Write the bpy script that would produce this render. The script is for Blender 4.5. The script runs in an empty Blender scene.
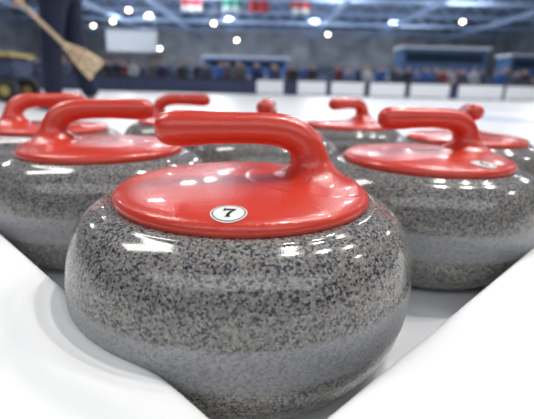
import bpy, bmesh, math, random
from mathutils import Vector, Matrix
random.seed(7)
scene = bpy.context.scene
COL = scene.collection
scene.view_settings.view_transform = 'Standard'
scene.view_settings.exposure = 0.0

# ---------------------------------------------------------------- helpers
def new_mat(name):
    m = bpy.data.materials.new(name); m.use_nodes = True
    nt = m.node_tree
    return m, nt, nt.nodes["Principled BSDF"]

def simple(name, col, rough=0.5, metal=0.0, var=0.08, scale=20.0, bump=0.0, coat=0.0, emis=0.0):
    m, nt, b = new_mat(name)
    N, L = nt.nodes, nt.links
    tc = N.new("ShaderNodeTexCoord")
    nz = N.new("ShaderNodeTexNoise"); nz.inputs["Scale"].default_value = scale
    nz.inputs["Detail"].default_value = 3
    L.new(tc.outputs["Object"], nz.inputs["Vector"])
    r = N.new("ShaderNodeValToRGB")
    r.color_ramp.elements[0].position = 0.3; r.color_ramp.elements[1].position = 0.7
    r.color_ramp.elements[0].color = (*[max(0, c*(1-var)) for c in col], 1)
    r.color_ramp.elements[1].color = (*[min(1, c*(1+var)) for c in col], 1)
    L.new(nz.outputs["Fac"], r.inputs["Fac"])
    L.new(r.outputs["Color"], b.inputs["Base Color"])
    b.inputs["Roughness"].default_value = rough
    b.inputs["Metallic"].default_value = metal
    b.inputs["Coat Weight"].default_value = coat
    b.inputs["Coat Roughness"].default_value = 0.06
    if emis > 0:
        b.inputs["Emission Color"].default_value = (*col, 1)
        b.inputs["Emission Strength"].default_value = emis
    if bump > 0:
        bp = N.new("ShaderNodeBump"); bp.inputs["Strength"].default_value = bump
        bp.inputs["Distance"].default_value = 0.001
        L.new(nz.outputs["Fac"], bp.inputs["Height"]); L.new(bp.outputs["Normal"], b.inputs["Normal"])
    return m

def link(ob, parent=None):
    COL.objects.link(ob)
    if parent is not None: ob.parent = parent
    return ob

def mesh_obj(name, bm, mats, parent=None, smooth=False, loc=(0,0,0)):
    me = bpy.data.meshes.new(name)
    bmesh.ops.recalc_face_normals(bm, faces=bm.faces[:])
    bm.to_mesh(me); bm.free()
    for m in (mats if isinstance(mats, (list, tuple)) else [mats]): me.materials.append(m)
    if smooth:
        for p in me.polygons: p.use_smooth = True
    ob = bpy.data.objects.new(name, me); ob.location = loc
    return link(ob, parent)

def empty(name, loc=(0,0,0), rotz=0.0, parent=None):
    e = bpy.data.objects.new(name, None); e.location = loc; e.rotation_euler = (0,0,rotz)
    e.empty_display_size = 0.05
    return link(e, parent)

def tag(ob, label, cat, group=None, kind=None):
    if label: ob["label"] = label
    if cat: ob["category"] = cat
    if group: ob["group"] = group
    if kind: ob["kind"] = kind
    return ob

def add_box(bm, c, s, mat=0, rot=None):
    r = bmesh.ops.create_cube(bm, size=1.0)
    M = Matrix.Translation(c) @ (rot.to_4x4() if rot else Matrix.Identity(4)) @ Matrix.Diagonal((*s, 1))
    bmesh.ops.transform(bm, matrix=M, verts=r["verts"])
    for f in {f for v in r["verts"] for f in v.link_faces}: f.material_index = mat
    return r["verts"]

def add_rod(bm, p, q, rad, seg=8, rad2=None, mat=0):
    p, q = Vector(p), Vector(q); d = q-p
    r = bmesh.ops.create_cone(bm, cap_ends=True, segments=seg, radius1=rad, radius2=rad if rad2 is None else rad2, depth=d.length)
    M = Matrix.Translation((p+q)/2) @ d.to_track_quat('Z', 'Y').to_matrix().to_4x4()
    bmesh.ops.transform(bm, matrix=M, verts=r["verts"])
    for f in {f for v in r["verts"] for f in v.link_faces}: f.material_index = mat

def catmull(pts, n):
    out = []
    P = [pts[0]] + list(pts) + [pts[-1]]
    for i in range(1, len(P)-2):
        p0, p1, p2, p3 = [Vector(P[i+k]) for k in (-1, 0, 1, 2)]
        for k in range(n):
            t = k/n
            out.append(0.5*((2*p1)+(-p0+p2)*t+(2*p0-5*p1+4*p2-p3)*t*t+(-p0+3*p1-3*p2+p3)*t**3))
    out.append(Vector(pts[-1]))
    return out

def add_lathe(bm, prof, seg=96, mat=0):
    rings = []
    for r, z in prof:
        if r < 1e-5: rings.append([bm.verts.new((0, 0, z))])
        else: rings.append([bm.verts.new((r*math.cos(2*math.pi*i/seg), r*math.sin(2*math.pi*i/seg), z)) for i in range(seg)])
    for a, b in zip(rings[:-1], rings[1:]):
        for i in range(seg):
            j = (i+1) % seg
            if len(a) == 1 and len(b) == 1: continue
            if len(a) == 1: f = bm.faces.new((a[0], b[i], b[j]))
            elif len(b) == 1: f = bm.faces.new((a[i], b[0], a[j]))
            else: f = bm.faces.new((a[i], b[i], b[j], a[j]))
            f.material_index = mat

def skin_mesh(name, verts, edges, radii, sub=1, root=0):
    me = bpy.data.meshes.new(name+"_tmp"); me.from_pydata(verts, edges, [])
    ob = bpy.data.objects.new(name+"_tmp", me); COL.objects.link(ob)
    sk = ob.modifiers.new("s", 'SKIN')
    for i, r in enumerate(radii):
        d = me.skin_vertices[0].data[i]
        d.radius = (r, r) if not isinstance(r, tuple) else r
        d.use_root = (i == root)
    sk.use_smooth_shade = True
    ss = ob.modifiers.new("u", 'SUBSURF'); ss.levels = sub; ss.render_levels = sub
    bpy.context.view_layer.update()
    dg = bpy.context.evaluated_depsgraph_get()
    out = bpy.data.meshes.new_from_object(ob.evaluated_get(dg)); out.name = name
    bpy.data.objects.remove(ob)
    for p in out.polygons: p.use_smooth = True
    return out

def wrap(name, me, mats, parent):
    me.materials.clear()
    for m in mats: me.materials.append(m)
    return link(bpy.data.objects.new(name, me), parent)

# ---------------------------------------------------------------- materials
def granite():
    m, nt, b = new_mat("speckled_granite"); N, L = nt.nodes, nt.links
    tc = N.new("ShaderNodeTexCoord"); oi = N.new("ShaderNodeObjectInfo")
    mul = N.new("ShaderNodeVectorMath"); mul.operation = 'SCALE'
    comb = N.new("ShaderNodeCombineXYZ")
    for k in range(3): L.new(oi.outputs["Random"], comb.inputs[k])
    L.new(comb.outputs[0], mul.inputs[0]); mul.inputs["Scale"].default_value = 3.7
    add = N.new("ShaderNodeVectorMath"); add.operation = 'ADD'
    L.new(tc.outputs["Object"], add.inputs[0]); L.new(mul.outputs[0], add.inputs[1])
    nd = N.new("ShaderNodeTexNoise"); nd.inputs["Scale"].default_value = 700; nd.inputs["Detail"].default_value = 1
    L.new(add.outputs[0], nd.inputs["Vector"])
    dis = N.new("ShaderNodeVectorMath"); dis.operation = 'MULTIPLY_ADD'
    L.new(nd.outputs["Color"], dis.inputs[0]); dis.inputs[1].default_value = (0.0008,)*3
    L.new(add.outputs[0], dis.inputs[2])
    def vor(scale, stops):
        v = N.new("ShaderNodeTexVoronoi"); v.inputs["Scale"].default_value = scale
        L.new(dis.outputs[0], v.inputs["Vector"])
        s = N.new("ShaderNodeSeparateColor"); L.new(v.outputs["Color"], s.inputs[0])
        r = N.new("ShaderNodeValToRGB"); r.color_ramp.interpolation = 'CONSTANT'
        els = r.color_ramp.elements
        els[0].position = stops[0][0]; els[0].color = (*stops[0][1], 1)
        els[1].position = stops[1][0]; els[1].color = (*stops[1][1], 1)
        for p, c in stops[2:]:
            e = els.new(p); e.color = (*c, 1)
        L.new(s.outputs[0], r.inputs[0]); return r
    r1 = vor(700, [(0, (.007,.010,.026)), (.19, (.045,.052,.085)), (.28, (.205,.188,.165)), (.60, (.28,.260,.232)), (.86, (.38,.36,.33))])
    r2 = vor(1300, [(0, (.02,.024,.05)), (.20, (.15,.142,.13)), (.5, (.26,.245,.22)), (.8, (.40,.38,.35))])
    mix = N.new("ShaderNodeMix"); mix.data_type = 'RGBA'; mix.inputs[0].default_value = 0.22
    L.new(r1.outputs[0], mix.inputs[6]); L.new(r2.outputs[0], mix.inputs[7])
    sp = N.new("ShaderNodeSeparateXYZ"); L.new(tc.outputs["Object"], sp.inputs[0])
    band = N.new("ShaderNodeValToRGB"); e = band.color_ramp.elements
    mr = N.new("ShaderNodeMapRange"); mr.inputs["From Min"].default_value = 0; mr.inputs["From Max"].default_value = 0.13
    L.new(sp.outputs["Z"], mr.inputs["Value"]); L.new(mr.outputs[0], band.inputs[0])
    e[0].position = .36; e[0].color = (0,0,0,1); e[1].position = .42; e[1].color = (1,1,1,1)
    x = e.new(.60); x.color = (1,1,1,1); x = e.new(.64); x.color = (0,0,0,1)
    lig = N.new("ShaderNodeMix"); lig.data_type = 'RGBA'
    bm_ = N.new("ShaderNodeMath"); bm_.operation = 'MULTIPLY'; bm_.inputs[1].default_value = 0.42
    L.new(band.outputs[0], bm_.inputs[0]); L.new(bm_.outputs[0], lig.inputs[0])
    L.new(mix.outputs[2], lig.inputs[6]); lig.inputs[7].default_value = (.52,.53,.56,1)
    L.new(lig.outputs[2], b.inputs["Base Color"])
    rr = N.new("ShaderNodeMapRange"); rr.inputs["To Min"].default_value = 0.11; rr.inputs["To Max"].default_value = 0.42
    L.new(band.outputs[0], rr.inputs["Value"]); L.new(rr.outputs[0], b.inputs["Roughness"])
    b.inputs["Specular IOR Level"].default_value = 0.7
    return m
M_GR = granite()

def redplastic():
    m, nt, b = new_mat("glossy_red_plastic"); N, L = nt.nodes, nt.links
    tc = N.new("ShaderNodeTexCoord")
    n = N.new("ShaderNodeTexNoise"); n.inputs["Scale"].default_value = 30; L.new(tc.outputs["Object"], n.inputs["Vector"])
    r = N.new("ShaderNodeValToRGB")
    r.color_ramp.elements[0].color = (.64,.040,.018,1); r.color_ramp.elements[1].color = (.72,.054,.026,1)
    L.new(n.outputs[0], r.inputs[0]); L.new(r.outputs[0], b.inputs["Base Color"])
    n2 = N.new("ShaderNodeTexNoise"); n2.inputs["Scale"].default_value = 560; L.new(tc.outputs["Object"], n2.inputs["Vector"])
    bp = N.new("ShaderNodeBump"); bp.inputs["Strength"].default_value = 0.4; bp.inputs["Distance"].default_value = .0009
    L.new(n2.outputs[0], bp.inputs["Height"]); L.new(bp.outputs[0], b.inputs["Normal"])
    b.inputs["Roughness"].default_value = 0.26
    b.inputs["Specular IOR Level"].default_value = 0.6
    b.inputs["Coat Weight"].default_value = 0.3; b.inputs["Coat Roughness"].default_value = 0.06
    return m
M_RED = redplastic()
M_WHITE = simple("white_sticker", (.88,.88,.86), .5, var=.02)
M_BLACK = simple("black_ink", (.012,.012,.014), .4)
M_RING = simple("grey_sticker_ring", (.16,.13,.13), .4)
M_FOAM = simple("white_foam", (.86,.86,.845), .7, var=.015, scale=9, bump=.1)

# ---------------------------------------------------------------- curling stones
K = .1325/.1225; DZP = .010
BODY = catmull([(0,.004),(.060,.004),(.066,.0005),(.078,.0),(.098,.0012),(.115,.0055),(.129,.015),(.1385,.030),(.1430,.046),
                (.1442,.062),(.1433,.080),(.1388,.098),(.1293,.1122),(.1160,.1200),(.100,.1225),(0,.1225)], 4)
PLATE = [(0,.1380),(.015,.1379),(.03,.1377),(.045,.1372),(.06,.1364),(.075,.1353),(.088,.1339),(.096,.1326),(.1012,.1313),(.1042,.1292),
         (.1053,.1264),(.1054,.1236),(.1044,.1216),(.100,.1206),(0,.1204)]
PLATE = [(r, z+DZP) for r, z in PLATE]
def plate_z(r):
    for (r0,z0),(r1,z1) in zip(PLATE[:10], PLATE[1:11]):
        if r0 <= r <= r1: return z0+(z1-z0)*(r-r0)/(r1-r0)
    return .1264+DZP

bm = bmesh.new(); add_lathe(bm, [(max(0,p.x), max(0,p.y)*K) for p in BODY], 128)
body0 = mesh_obj("granite_body", bm, M_GR, smooth=True)
bm = bmesh.new(); add_lathe(bm, PLATE, 128)
plate0 = mesh_obj("handle_plate", bm, M_RED, smooth=True)

def grip_mesh():
    bm = bmesh.new()
    path = catmull([(.057,.1325,.057),(.0572,.1345,.045),(.0574,.1378,.0340),(.0573,.1430,.0250),(.0568,.1500,.0188),(.0552,.1580,.0160),(.0510,.1660,.0150),(.0425,.1728,.0146),(.0310,.1766,.0141),(.016,.1780,.0135),
                    (0,.1782,.0132),(-.022,.1781,.0136),(-.042,.1777,.0147),(-.054,.1774,.0147),(-.062,.1771,.0134),(-.0675,.1768,.0101),(-.0705,.1766,.0045)], 4)
    seg = 32; rings = []
    for i, p in enumerate(path):
        a = path[max(0,i-1)]; c = path[min(len(path)-1,i+1)]
        t = Vector((c.x-a.x, 0, c.y-a.y)).normalized()
        if i < 14: t = (Vector((0,0,1))*(1-i/14)+t*(i/14)).normalized()
        n = Vector((t.z, 0, -t.x)); bn = Vector((0,1,0)); r = p.z
        flat = 1.0 if p.y < .15 else 0.96
        rings.append([bm.verts.new(Vector((p.x,0,p.y+DZP)) + n*r*flat*math.cos(2*math.pi*k/seg) + bn*r*1.03*math.sin(2*math.pi*k/seg)) for k in range(seg)])
    for a, b in zip(rings[:-1], rings[1:]):
        for k in range(seg): bm.faces.new((a[k], a[(k+1)%seg], b[(k+1)%seg], b[k]))
    bm.faces.new(rings[-1]); bm.faces.new(rings[0][::-1])
    LIM = .0985
    for i, ring in enumerate(rings[:14]):
        for v in ring:
            rr = math.hypot(v.co.x, v.co.y)
            if rr > LIM:
                v.co.x *= LIM/rr; v.co.y *= LIM/rr; rr = LIM
            base_z = plate_z(rr)
            v.co.z = base_z-.0010 if i == 0 else max(v.co.z, base_z+.00015*i)
    return bm
grip0 = mesh_obj("grip", grip_mesh(), M_RED, smooth=True)

# bold serif 7
SEVEN = [(-.60,.90),(-.50,.90),(-.44,.80),(.58,.80),(.58,.60),(.26,.12),(.12,-.34),(.12,-.78),(.24,-.90),(-.36,-.90),(-.24,-.78),(-.22,-.38),(-.06,.06),(.26,.48),(-.30,.48),(-.44,.40),(-.50,.20),(-.60,.20)]
def poly_tris(bm, pts2, fn, mat):
    vs = [bm.verts.new(fn(*p)) for p in pts2]
    f = bm.faces.new(vs); f.material_index = mat
    bmesh.ops.triangulate(bm, faces=[f])
def sticker(parent, ang, rc, R, digit, twist=0.0):
    bm = bmesh.new()
    inw = -Vector((math.cos(ang), math.sin(ang), 0)); tan = Vector((inw.y, -inw.x, 0))
    c = -inw*rc
    ct, st_ = math.cos(twist), math.sin(twist)
    def fn(a, b, h=.0005):
        a, b = a*ct-b*st_, a*st_+b*ct
        p = c + tan*a*R + inw*b*R; p.z = plate_z(p.length) + h; return p
    def disc(rad0, rad1, h, mat):
        n = 40; prev = None
        steps = 6
        for s in range(steps+1):
            rad = rad0+(rad1-rad0)*s/steps
            ring = [bm.verts.new(fn(rad*math.cos(2*math.pi*i/n), rad*math.sin(2*math.pi*i/n), h)) for i in range(n)] if rad > 0 else [bm.verts.new(fn(0,0,h))]
            if prev:
                for i in range(n):
                    j = (i+1)%n
                    f = bm.faces.new((prev[0], ring[i], ring[j])) if len(prev) == 1 else bm.faces.new((prev[i], ring[i], ring[j], prev[j]))
                    f.material_index = mat
            prev = ring
    disc(0, 1.0, .0005, 0); disc(.85, .92, .0007, 1)
    if digit == 7: poly_tris(bm, [(x*.56+.02, y*.56) for x, y in SEVEN], lambda a,b: fn(a,b,.0009), 2)
    else:
        n = 24
        def ringd(cx, cy, ro, ri):
            o = [bm.verts.new(fn(cx+ro*math.cos(2*math.pi*i/n), cy+ro*math.sin(2*math.pi*i/n), .0009)) for i in range(n)]
            q = [bm.verts.new(fn(cx+ri*math.cos(2*math.pi*i/n), cy+ri*math.sin(2*math.pi*i/n), .0009)) for i in range(n)]
            for i in range(n):
                f = bm.faces.new((o[i], o[(i+1)%n], q[(i+1)%n], q[i])); f.material_index = 2
        ringd(0, -.2, .32, .15)
        poly_tris(bm, [(-.32,-.2),(-.30,.15),(-.1,.42),(.22,.55),(.25,.42),(.05,.28),(-.12,.08),(-.15,-.2)], lambda a,b: fn(a,b,.00095), 2)
    ob = mesh_obj("number_sticker", bm, [M_WHITE, M_RING, M_BLACK], parent)
    ob["label"] = "round white sticker with black number %d" % digit
    return ob

STONES = [(-.021,.325, 8, "grey speckled granite curling stone, red handle, sticker numbered 7"),
          (-.227,.537, 202, "grey granite curling stone with red handle beside the numbered-7 stone"),
          (.206,.513, 12, "grey granite curling stone, red handle with small round number sticker"),
          (-.424,.765, 222, "grey granite curling stone with red handle on the ice"),
          (-.004,.750, 86, "grey granite curling stone, red handle seen end-on between others"),
          (.375,.755, 72, "grey granite curling stone, red handle seen end-on beside stickered stone"),
          (-.215,.985, 184, "grey granite curling stone with red handle on the ice"),
          (.195,.990, 42, "grey granite curling stone with red handle turned at an angle")]
for i, (x, y, phi, lab) in enumerate(STONES):
    root = empty("curling_stone", (x, y, 0), math.radians(phi))
    tag(root, lab, "curling stone", "curling stones racked on the ice")
    if i == 0: b_, p_, g_ = body0, plate0, grip0
    else:
        b_, p_, g_ = body0.copy(), plate0.copy(), grip0.copy()
        for o in (b_, p_, g_): COL.objects.link(o)
    for o in (b_, p_, g_): o.parent = root
    if i == 0: sticker(p_, math.radians(-92-phi), .0900, .0118, 7, math.radians(0))
    if i == 2: sticker(p_, math.radians(-66-phi), .0865, .0132, 6, math.radians(-12))

# ---------------------------------------------------------------- foam bumpers
def bumper(p_inner, ang, t0, t1, width, h, side, label, dented):
    """rounded foam bar, its inner face dented (and swollen round the dent) where a stone presses into it"""
    bm = bmesh.new()
    d = Vector((math.cos(ang), math.sin(ang), 0)); n = Vector((d.y, -d.x, 0))*side
    P0 = Vector((p_inner[0], p_inner[1], 0))
    r = .010
    rings = []
    N_ = 320; M_ = 26
    for i in range(N_+1):
        t = t0+(t1-t0)*i/N_
        dent = 0
        for (sx, sy, _, _) in dented:
            rel = P0-Vector((sx,sy,0)); dist = rel.dot(n); tc = -rel.dot(d)
            q = .1395**2-(t-tc)**2
            v = math.sqrt(q)-dist if q > 0 else -dist
            dent = max(dent, .003*math.log(1+math.exp(min(60, v/.003))))
        sec = [(dent,0)]
        for k in range(7):
            a = math.pi - k*math.pi/12; sec.append((dent+r+r*math.cos(a), h-r+r*math.sin(a)))
        for k in range(1, M_): sec.append((dent+r+(width-2*r-dent)*k/M_, h))
        for k in range(7):
            a = math.pi/2 - k*math.pi/12; sec.append((width-r+r*math.cos(a), h-r+r*math.sin(a)))
        sec.append((width,0))
        ring = []
        for u, z in sec:
            p = P0 + d*t + n*u
            if z > h*.6:
                for (sx, sy, _, _) in dented:
                    dd = math.hypot(p.x-sx, p.y-sy)
                    z += .0055*math.exp(-((dd-.172)/.013)**2)*min(1, max(0, (u-.004)/.03))
            p.z = z; ring.append(bm.verts.new(p))
        rings.append(ring)
    for a, b in zip(rings[:-1], rings[1:]):
        for k in range(len(a)):
            j = (k+1) % len(a); bm.faces.new((a[k], a[j], b[j], b[k]))
    bm.faces.new(rings[0]); bm.faces.new(rings[-1][::-1])
    ob = mesh_obj("foam_bumper", bm, M_FOAM, smooth=True)
    if hasattr(ob.data, "set_sharp_from_angle"): ob.data.set_sharp_from_angle(angle=math.radians(40))
    return tag(ob, label, "foam bumper")
bumper((.003,.131), math.radians(137.6), -.14, 1.2, .14, .065, -1, "white foam bumper bar dented against the numbered-7 stone", STONES[:1])
bumper((.002,.132), math.radians(42.6), .006, 1.2, .14, .064, 1, "white foam bumper bar running beside the stickered stone", [])

# ---------------------------------------------------------------- floor (ice)
def ice():
    m, nt, b = new_mat("pebbled_ice"); N, L = nt.nodes, nt.links
    tc = N.new("ShaderNodeTexCoord")
    n = N.new("ShaderNodeTexNoise"); n.inputs["Scale"].default_value = .8; L.new(tc.outputs["Object"], n.inputs["Vector"])
    r = N.new("ShaderNodeValToRGB"); r.color_ramp.elements[0].color = (.82,.83,.845,1); r.color_ramp.elements[1].color = (.88,.885,.89,1)
    L.new(n.outputs[0], r.inputs[0])
    ln = N.new("ShaderNodeVectorMath"); ln.operation = 'DISTANCE'; L.new(tc.outputs["Object"], ln.inputs[0]); ln.inputs[1].default_value = (3.4,4.4,.1)
    ring = N.new("ShaderNodeValToRGB"); ring.color_ramp.interpolation = 'CONSTANT'
    mr = N.new("ShaderNodeMath"); mr.operation = 'DIVIDE'; mr.inputs[1].default_value = 4.0; L.new(ln.outputs["Value"], mr.inputs[0]); L.new(mr.outputs[0], ring.inputs[0])
    e = ring.color_ramp.elements; e[0].position = 0; e[0].color = (1,1,1,1); e[1].position = .305; e[1].color = (.3,.4,.8,1)
    x = e.new(.4575); x.color = (1,1,1,1)
    mx = N.new("ShaderNodeMix"); mx.data_type = 'RGBA'; mx.blend_type = 'MULTIPLY'; mx.inputs[0].default_value = .5
    L.new(r.outputs[0], mx.inputs[6]); L.new(ring.outputs[0], mx.inputs[7])
    L.new(mx.outputs[2], b.inputs["Base Color"])
    n2 = N.new("ShaderNodeTexNoise"); n2.inputs["Scale"].default_value = 60; L.new(tc.outputs["Object"], n2.inputs["Vector"])
    bp = N.new("ShaderNodeBump"); bp.inputs["Strength"].default_value = .15; bp.inputs["Distance"].default_value = .001
    L.new(n2.outputs[0], bp.inputs["Height"]); L.new(bp.outputs[0], b.inputs["Normal"])
    b.inputs["Roughness"].default_value = .3; b.inputs["Specular IOR Level"].default_value = .3
    return m
bm = bmesh.new(); add_box(bm, (0,30,-.1), (84,100,.2))
tag(mesh_obj("floor", bm, ice()), "white pebbled curling ice with painted rings", "ice floor", kind="structure")

# ---------------------------------------------------------------- hall shell
M_WALL = simple("grey_hall_wall", (.52,.55,.60), .8, var=.3, scale=.35)
M_CEIL = simple("dark_ceiling", (.17,.21,.29), .8, var=.3, scale=.3)
M_BLUE = simple("teal_blue_fabric", (.035,.09,.20), .6, var=.2, scale=2)
M_STEEL = simple("blue_grey_steel", (.38,.50,.72), .5, var=.1)
M_NAVY = simple("navy_fabric", (.04,.052,.11), .8, var=.3, scale=8)
M_BOARD = simple("white_board", (.82,.84,.88), .5, var=.03)
M_PALE = simple("pale_grey_panel", (.58,.61,.65), .6, var=.08)
M_LAMP = simple("lamp_glow", (1,.86,.62), .5, var=.0, emis=28)
M_DARK = simple("black_rubber", (.02,.02,.022), .6)
for nm, c, s in (("wall_back",(0,80,5.5),(84,.4,11)),("wall_left",(-42,30,5.5),(.4,100,11)),("wall_right",(42,30,5.5),(.4,100,11)),("wall_front",(0,-20,5.5),(84,.4,11))):
    bm = bmesh.new(); add_box(bm, c, s); tag(mesh_obj(nm, bm, M_WALL), "grey arena wall", "wall", kind="structure")
bm = bmesh.new(); add_box(bm, (0,30,11.2), (84,100,.4)); tag(mesh_obj("ceiling", bm, M_CEIL), "dark arena ceiling", "ceiling", kind="structure")

def truss(y):
    bm = bmesh.new()
    for z in (9.2, 10.7): add_box(bm, (0,y,z), (83,.34,.34))
    n = 40
    for i in range(n):
        x0 = -41+i*82/n; x1 = x0+82/n
        add_rod(bm, (x0,y,9.2 if i%2 else 10.7), (x1,y,10.7 if i%2 else 9.2), .10, 6)
    return tag(mesh_obj("roof_truss", bm, M_STEEL), "blue-grey steel roof truss under dark ceiling", "roof truss", "roof trusses")
for y in (20,34,46,54,62,70): truss(y)
for x in (-30,-21,-13,7.5,17,29):
    bm = bmesh.new(); add_box(bm, (x,45,8.78), (.5,68,.35)); add_box(bm, (x-.5,45,8.95), (.08,68,.08)); add_box(bm, (x+.5,45,8.95), (.08,68,.08))
    for k in range(34): add_box(bm, (x,12+k*2,8.93), (1.1,.06,.05))
    tag(mesh_obj("ventilation_duct", bm, M_STEEL), "long blue-grey duct hanging under the trusses", "duct", "ceiling ducts")

M_HOUS = simple("lamp_housing", (.3,.32,.35), .4, metal=.6)
LAMPS = [(-23,62,9.0),(-28,67,9.0),(-17.6,53,9.0),(-16,56,9.0),(-8,59,8.6),(-18,68,6.0),(-5.7,70,7.7),(9.2,69,8.8),(24,54,8.8)]
bmb = bmesh.new(); add_lathe(bmb, [(0,.45),(.10,.45),(.16,.34),(.34,.05),(.36,0),(.33,0),(.31,.05),(.0,.25)], 24)
bms = bmesh.new(); bmesh.ops.create_uvsphere(bms, u_segments=16, v_segments=10, radius=.22)
bmr = bmesh.new(); add_rod(bmr, (0,0,.4), (0,0,1.8), .03)
h0 = mesh_obj("lamp_shade", bmb, M_HOUS, smooth=True); s0 = mesh_obj("bulb", bms, M_LAMP, smooth=True); r0 = mesh_obj("lamp_stem", bmr, M_HOUS)
for i, p in enumerate(LAMPS):
    e = empty("hanging_lamp", p); tag(e, "bright round high-bay lamp hanging from the ceiling", "lamp", "arena ceiling lamps")
    parts = (h0,s0,r0) if i == 0 else tuple(o.copy() for o in (h0,s0,r0))
    for o in parts:
        if i: COL.objects.link(o)
        o.parent = e
    parts[2].scale = (1,1,(10.6-p[2])/1.4); parts[2].location.z = .4-.4*parts[2].scale[2]

# overhead lighting
def overhead_light(x, y, z, sx, sy, e, col=(1,.975,.94)):
    ld = bpy.data.lights.new("ceiling_or_fill_light", 'AREA'); ld.shape = 'RECTANGLE'
    ld.size = sx; ld.size_y = sy; ld.energy = e; ld.color = col
    lo = bpy.data.objects.new("ceiling_or_fill_light", ld); lo.location = (x, y, z); COL.objects.link(lo)
for x, y, e in ((2.4,2.4,250),(4.6,3.0,250),(7.0,4.4,230),(4.2,8.0,230),(12,2,200)):
    overhead_light(x, y, 8.4, .5, .3, e)
overhead_light(-6.5, 3.5, 8.4, 5.0, 2.2, 480)
overhead_light(0, -9, 8.4, 26, 8, 1050, (.95,.975,1))  # added soft fill panel behind the camera, not one of the hall's lamps
for x in (-20,-7,7,20):
    for y in (18,30): overhead_light(x, y, 8.4, 1.2, .5, 430, (.95,.97,1))
    for y in (43,57,70): overhead_light(x, y, 10.9, 1.2, .5, 880, (.92,.96,1))
w = bpy.data.worlds.new("World"); scene.world = w; w.use_nodes = True
w.node_tree.nodes["Background"].inputs[0].default_value = (.8,.88,1,1); w.node_tree.nodes["Background"].inputs[1].default_value = .3

# ---------------------------------------------------------------- rink-side boards, stand, crowd
for xb, yb, wd in ((.0,13.8,.9),(1.4,13.7,.95),(2.6,13.7,1.1),(3.9,13.6,1.15),(5.35,13.7,1.3),(7.0,13.6,1.45),(8.6,13.7,1.4)):
    e = empty("advertising_board", (xb,yb,0)); tag(e, "white blank advertising board standing at the rink edge", "advertising board", "rink-side white boards")
    bm = bmesh.new(); add_box(bm, (0,0,.25), (wd,.04,.42)); mesh_obj("panel", bm, M_BOARD, e)
    for s in (-1,1):
        bm = bmesh.new(); add_box(bm, (s*wd*.4,.06,.03), (.05,.3,.06)); mesh_obj("foot", bm, M_STEEL, e)
bm = bmesh.new(); add_box(bm, (0,14.25,.22), (28,.06,.44))
for i in range(15): add_box(bm, (-14+i*2,14.3,.24), (.06,.06,.48))
tag(mesh_obj("rink_barrier", bm, M_NAVY), "low navy fabric barrier along the rink edge", "barrier")
M_CONC = simple("stand_concrete", (.12,.13,.16), .8)
M_SEAT = simple("dark_blue_seat", (.03,.06,.16), .5)
ROWS = 5; Y0 = 17.6; DY = 1.15; DZ = .05
for k in range(ROWS):
    z = DZ*(k+1); y = Y0+k*DY
    bm = bmesh.new(); add_box(bm, (0,y-.05,z/2), (34,1.12,z)); tag(mesh_obj("riser_platform", bm, M_CONC), "low grey platform step carrying a bench", "platform", "spectator platforms")
    bm = bmesh.new()
    add_box(bm, (0,y,z+.405), (33,.30,.05))
    for i in range(34): add_box(bm, (-16.5+i,y+.08,z+.19), (.06,.12,.38))
    tag(mesh_obj("bench", bm, M_SEAT), "long dark blue spectator bench", "bench", "spectator benches")

M_SKIN = simple("skin", (.44,.28,.22), .5)
M_HAIR = simple("dark_hair", (.05,.03,.02), .6)
cl = [(.02,.03,.14),(.03,.03,.04),(.17,.03,.04),(.40,.42,.46),(.03,.09,.30),(.10,.10,.10),(.02,.025,.08),(.08,.11,.18),(.05,.06,.11),(.12,.17,.32)]
se = [(0,1),(1,2),(2,3),(3,4),(4,5),(2,6),(6,7),(7,8),(2,9),(9,10),(10,11),(0,12),(12,13),(13,14),(14,15),(0,16),(16,17),(17,18),(18,19)]
sr = [.12,.13,.13,.05,.095,.07,.075,.05,.04,.075,.05,.04,.085,.065,.05,.04,.085,.065,.05,.04]
variants = []
for ci, c in enumerate(cl):
    lean = random.uniform(-.08,.08); fw = random.uniform(-.10,.0); up = random.uniform(.80,1.08)
    sv = [(0,0,.10),(lean*.4,.02+fw*.4,.30*up),(lean,.03+fw,.5*up),(lean,.02+fw,.60*up),(lean*1.1,fw*1.1,.60*up+.10),(lean*1.1,fw*1.1,.60*up+.20),
      (-.18+lean,.02+fw,.47*up),(-.25,-.08,.24),(-.15,-.26,.16),(.18+lean,.02+fw,.47*up),(.25,-.08,.24),(.15,-.26,.16),
      (-.1,-.02,.10),(-.12,-.42,.10),(-.12,-.42,-.34),(-.12,-.50,-.37),(.1,-.02,.10),(.12,-.42,.10),(.12,-.42,-.34),(.12,-.50,-.37)]
    me = skin_mesh("spectator", sv, se, sr, sub=1); me.materials.clear()
    hc = random.choice([(.05,.03,.02),(.25,.15,.07),(.35,.33,.3),(.12,.06,.03),(.03,.03,.05)])
    me.materials.append(simple("coat_fabric", c, .8)); me.materials.append(M_SKIN); me.materials.append(simple("hair", hc, .6)); me.materials.append(M_DARK)
    neck = .60*up
    for p in me.polygons:
        z, y = p.center.z, p.center.y
        if z > neck: p.material_index = 2 if (z > neck+.16 or y > .03+fw) else 1
        elif z < .02 or (y < -.2 and z < .11): p.material_index = 3
        else: p.material_index = 0
    variants.append(me)
for k in range(ROWS):
    for i in range(40):
        if random.random() < .34: continue
        x = -15.8+i*.80+random.uniform(-.07,.07)
        o = bpy.data.objects.new("spectator", random.choice(variants))
        o.location = (x, Y0+k*DY-.02, DZ*(k+1)+.43); o.rotation_euler = (0,0,random.uniform(-.2,.2)); s = random.uniform(.9,1.0); o.scale = (s,s,s)
        COL.objects.link(o); tag(o, "seated spectator in winter coat on the bench", "person", "spectators on the benches")

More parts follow.
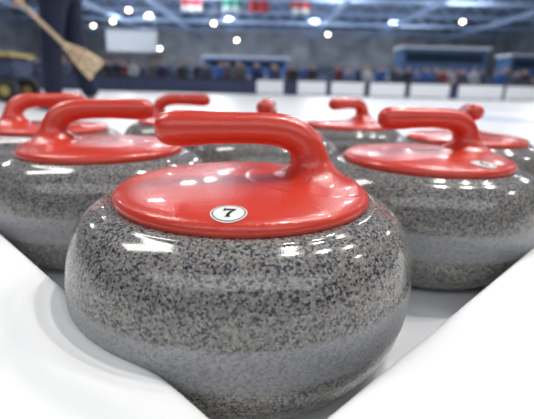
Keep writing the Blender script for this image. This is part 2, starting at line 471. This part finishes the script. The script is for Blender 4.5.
# far structures
def booth(x0,x1,y,z0,z1,mat,label):
    e = empty("commentary_booth", ((x0+x1)/2,y,0)); tag(e, label, "booth")
    w_ = x1-x0
    bm = bmesh.new(); add_box(bm, (0,0,(z0+z1)/2), (w_,2.5,z1-z0)); mesh_obj("body", bm, mat, e)
    bm = bmesh.new(); add_box(bm, (0,-.1,z1+.1), (w_+.4,2.9,.2)); mesh_obj("roof", bm, M_PALE, e)
    bm = bmesh.new(); add_box(bm, (0,-1.27,z0+(z1-z0)*.62), (w_*.92,.06,(z1-z0)*.42)); mesh_obj("window_band", bm, simple("dark_glass",(.02,.03,.05),.1), e)
    for sx in (-1,1):
        for sy in (-1,1):
            bm = bmesh.new(); add_box(bm, (sx*(w_/2-.15),sy*1.1,z0/2), (.2,.2,z0)); mesh_obj("post", bm, M_STEEL, e)
booth(12.2,20,40,2.0,4.0,M_BLUE,"dark teal-blue commentary booth with pale roof on posts")
booth(-7.2,1.8,46,1.7,3.2,simple("clear_blue_fabric",(.05,.14,.38),.6,var=.15,scale=2),"long blue booth with pale roof on posts")
booth(24.5,34,44,2.0,3.9,M_BLUE,"wide dark teal-blue booth with pale roof on posts")
bm = bmesh.new(); add_box(bm, (-16.5,50,5.2), (6,.15,2.4))
for x in (-19.2,-13.8): add_box(bm, (x,50,8.5), (.06,.06,4.4))
tag(mesh_obj("projection_screen", bm, M_PALE), "large blank pale screen hanging from the roof", "screen")
M_ST2 = simple("blue_grey_stand", (.19,.24,.34), .8, var=.8, scale=1.5)
bm = bmesh.new()
for k in range(8): add_box(bm, (0,62+k*1.6,.25*(k+1)), (78,1.6,.5*(k+1)))
tag(mesh_obj("grandstand", bm, M_ST2), "large stepped blue-grey grandstand against the far wall", "grandstand")
FL = [((.40,.03,.04),(.5,.5,.5)),((.02,.22,.14),(.35,.4,.42)),((.45,.03,.04),(.45,.03,.04)),((.42,.04,.04),(.5,.5,.5))]
for i, (c1,c2) in enumerate(FL):
    bm = bmesh.new(); x = (-9.5,-5.2,-2.4,2.0)[i]; n = 12
    vs = [[bm.verts.new((x+2.1*k/n, 45.4+.12*math.sin(k*1.1+i), z)) for k in range(n+1)] for z in (8.9,8.3,7.8)]
    for r in range(2):
        for k in range(n):
            f = bm.faces.new((vs[r][k],vs[r][k+1],vs[r+1][k+1],vs[r+1][k])); f.material_index = r
    add_rod(bm, (x-.1,45.4,8.92), (x+2.2,45.4,8.92), .03, 6, mat=2)
    for xx in (x, x+2.1): add_rod(bm, (xx,45.4,8.9), (xx,45.9,9.2), .02, 6, mat=2)
    tag(mesh_obj("flag", bm, [simple("flag_cloth",c1,.7), simple("flag_cloth",c2,.7), M_STEEL]), "two-colour cloth flag hanging from the roof truss", "flag", "hanging flags")

# ---------------------------------------------------------------- person with broom
P = empty("person", (-1.66,3.40,0)); tag(P, "person in dark navy trousers and jacket walking, holding a corn broom", "person")
V = [(0,0,.96),(0,0,1.14),(-.01,0,1.34),(-.01,0,1.50),(-.02,0,1.60),(-.025,0,1.69),
     (0,-.10,.90),(-.06,-.11,.50),(-.10,-.11,.09),(-.22,-.11,.045),
     (0,.10,.90),(.03,.11,.50),(.12,.11,.09),(.0,.11,.045),
     (0,-.19,1.42),(-.04,-.27,1.12),(-.15,-.30,.86),(0,.19,1.42),(.03,.25,1.12),(-.06,.26,.87)]
E = [(0,1),(1,2),(2,3),(3,4),(4,5),(0,6),(6,7),(7,8),(8,9),(0,10),(10,11),(11,12),(12,13),(2,14),(14,15),(15,16),(2,17),(17,18),(18,19)]
R = [.12,.11,.13,.055,.085,.075,.085,.055,.038,.035,.085,.055,.038,.035,.055,.042,.028,.055,.042,.028]
def hand(wi, dirv, curl):
    w_ = Vector(V[wi]); d = Vector(dirv).normalized(); side = Vector((1,0,0)) if abs(d.x) < .8 else Vector((0,0,1)); c_ = Vector(curl)
    palm = len(V); V.append(tuple(w_+d*.05)); E.append((wi,palm)); R.append((.034,.02))
    for k, ln in enumerate((.030,.036,.033,.026)):
        base_ = w_+d*.085+side*(-.03+.02*k)
        a = len(V); V.extend([tuple(base_), tuple(base_+d*ln+c_*.012), tuple(base_+d*ln*1.2+c_*(.012+ln))])
        E.extend([(palm,a),(a,a+1),(a+1,a+2)]); R.extend([.0095,.0088,.0078])
    a = len(V); V.extend([tuple(w_+d*.04+side*-.042+c_*.012), tuple(w_+d*.07+side*-.05+c_*.035)]); E.extend([(palm,a),(a,a+1)]); R.extend([.0105,.0085])
hand(16, (-.05,.0,-1), (0,-1,0)); hand(19, (-.05,0,-1), (0,-1,0))
body = wrap("body", skin_mesh("body", V, E, R, sub=2), [M_SKIN], P)
M_TR = simple("navy_trousers", (.008,.012,.036), .9, var=.2, scale=14)
M_JK = simple("navy_jacket", (.012,.017,.05), .8, var=.2, scale=14)
tv = [(0,0,1.0),(0,-.095,.90),(-.03,-.105,.7),(-.06,-.11,.50),(-.085,-.11,.28),(-.10,-.11,.10),(0,.095,.90),(.015,.105,.7),(.03,.11,.50),(.08,.11,.28),(.12,.11,.10)]
te = [(0,1),(1,2),(2,3),(3,4),(4,5),(0,6),(6,7),(7,8),(8,9),(9,10)]
tr = [.145,.115,.10,.085,.078,.075,.115,.10,.085,.078,.075]
o = wrap("trousers", skin_mesh("trousers", tv, te, tr, sub=2), [M_TR], P); o["label"] = "dark navy trousers"
jv = [(0,0,.92),(0,0,1.14),(-.01,0,1.34),(-.01,0,1.47),(0,-.19,1.42),(-.04,-.27,1.12),(-.145,-.30,.88),(0,.19,1.42),(.03,.25,1.12),(-.055,.26,.89)]
je = [(0,1),(1,2),(2,3),(2,4),(4,5),(5,6),(2,7),(7,8),(8,9)]
jr = [.165,.15,.16,.075,.085,.065,.05,.085,.065,.05]
o = wrap("jacket", skin_mesh("jacket", jv, je, jr, sub=2), [M_JK], P); o["label"] = "dark navy jacket"
for sx, y in ((-.155,-.11),(.065,.11)):
    bm = bmesh.new(); r = bmesh.ops.create_uvsphere(bm, u_segments=20, v_segments=12, radius=1)
    for v in bm.verts:
        v.co = Vector((sx+v.co.x*.15, y+v.co.y*(.05-.008*v.co.x), max(0.0,.045+v.co.z*(.045+.02*v.co.x))))
    o = mesh_obj("shoe", bm, M_DARK, P, smooth=True)
bm = bmesh.new(); bmesh.ops.create_uvsphere(bm, u_segments=24, v_segments=16, radius=1)
bmesh.ops.delete(bm, geom=[v for v in bm.verts if v.co.z < -.2 and v.co.x < .3 or v.co.z < -.7 or (v.co.x < -.75 and v.co.z < .45)], context='VERTS')
for v in bm.verts: v.co = Vector((-.005+v.co.x*.112, v.co.y*.098, 1.68+v.co.z*.115))
mesh_obj("hair", bm, M_HAIR, P, smooth=True)
M_EYE = simple("eye_white", (.8,.8,.8), .2)
for sy in (-1,1):
    bm = bmesh.new(); bmesh.ops.create_uvsphere(bm, u_segments=12, v_segments=8, radius=.013)
    mesh_obj("eye", bm, M_EYE, P, smooth=True, loc=(-.103,sy*.032,1.655))
    bm = bmesh.new(); bmesh.ops.create_uvsphere(bm, u_segments=12, v_segments=8, radius=1)
    for v in bm.verts: v.co = Vector((v.co.x*.018, v.co.y*.009, v.co.z*.03))
    mesh_obj("ear", bm, M_SKIN, P, smooth=True, loc=(-.015,sy*.09,1.645))
bm = bmesh.new(); add_rod(bm, (-.10,0,1.665), (-.122,0,1.625), .007, 10, .016); mesh_obj("nose", bm, M_SKIN, P, smooth=True)
bm = bmesh.new(); add_box(bm, (-.098,0,1.592), (.012,.045,.010)); mesh_obj("mouth", bm, simple("lips",(.4,.12,.1),.5), P)

# broom
B = empty("broom", (-1.80,3.06,.765)); tag(B, "corn broom with straw brush and wooden handle, held in hand", "broom")
M_WOOD = simple("pale_wood", (.52,.39,.25), .5, var=.15, scale=30)
M_STRAW = simple("straw", (.60,.46,.29), .8, var=.45, scale=60)
bm = bmesh.new(); add_rod(bm, (-.22,0,.22), (.32,0,-.30), .016, 12); mesh_obj("broom_handle", bm, M_WOOD, B, smooth=True)
ax = Vector((.78,0,-.62)).normalized(); pr = Vector((.62,0,.78)).normalized(); st = Vector((.29,0,-.272))
bm = bmesh.new()
prof = [(0,.020,.018),(.04,.030,.024),(.08,.048,.032),(.13,.063,.034),(.21,.078,.034),(.28,.088,.030)]
rings = []
for t, a, b_ in prof:
    rings.append([bm.verts.new(st+ax*(t+(random.uniform(-.015,.015) if t > .27 else 0))+pr*a*math.cos(2*math.pi*k/28)+Vector((0,1,0))*b_*math.sin(2*math.pi*k/28)) for k in range(28)])
for a, b_ in zip(rings[:-1], rings[1:]):
    for k in range(28): bm.faces.new((a[k],a[(k+1)%28],b_[(k+1)%28],b_[k]))
bm.faces.new(rings[0]); bm.faces.new(rings[-1])
mesh_obj("brush", bm, M_STRAW, B)
bm = bmesh.new()
for t, a, b_ in ((.08,.051,.034),(.115,.061,.036),(.15,.069,.036)):
    pts = [st+ax*t+pr*a*math.cos(2*math.pi*k/24)+Vector((0,1,0))*b_*math.sin(2*math.pi*k/24) for k in range(24)]
    for k in range(24): add_rod(bm, pts[k], pts[(k+1)%24], .003, 5)
mesh_obj("stitching", bm, simple("dark_red_thread",(.3,.05,.04),.7), B)

# utility cart at the rink edge
C = empty("utility_cart", (-2.98,4.5,0)); tag(C, "dark utility cart with black tyres and yellow trim", "cart")
bm = bmesh.new(); add_box(bm, (0,0,.36), (.55,.4,.22)); bmesh.ops.bevel(bm, geom=bm.edges[:], offset=.03, segments=2, affect='EDGES'); mesh_obj("tub", bm, M_NAVY, C)
bm = bmesh.new(); add_box(bm, (0,0,.49), (.6,.44,.04)); mesh_obj("trim_rail", bm, simple("yellow_paint",(.42,.32,.10),.4), C)
for sx in (-1,1):
    for sy in (-1,1):
        bm = bmesh.new(); add_rod(bm, (sx*.19,sy*.2-.03,.13), (sx*.19,sy*.2+.03,.13), .13, 24); add_rod(bm, (sx*.19,sy*.2-.035,.13), (sx*.19,sy*.2+.035,.13), .05, 16, mat=1)
        mesh_obj("wheel", bm, [M_DARK, simple("yellow_hub",(.4,.3,.08),.4)], C)
bm = bmesh.new()
for s in (-.2,.2): add_rod(bm, (-.27,s,.45), (-.42,s,.85), .015)
add_rod(bm, (-.42,-.2,.85), (-.42,.2,.85), .015); mesh_obj("push_handle", bm, M_STEEL, C)

# ---------------------------------------------------------------- camera
cd = bpy.data.cameras.new("Camera"); cam = bpy.data.objects.new("Camera", cd); COL.objects.link(cam)
cd.sensor_width = 36; cd.lens = 26.3; cd.clip_start = .01; cd.clip_end = 300
cam.matrix_world = Matrix.Translation((0,0,.220)) @ Matrix.Rotation(math.radians(90-17.3),4,'X') @ Matrix.Rotation(math.radians(1.4),4,'Z')
cd.dof.use_dof = True; cd.dof.focus_distance = .27; cd.dof.aperture_fstop = 5.6
scene.camera = cam
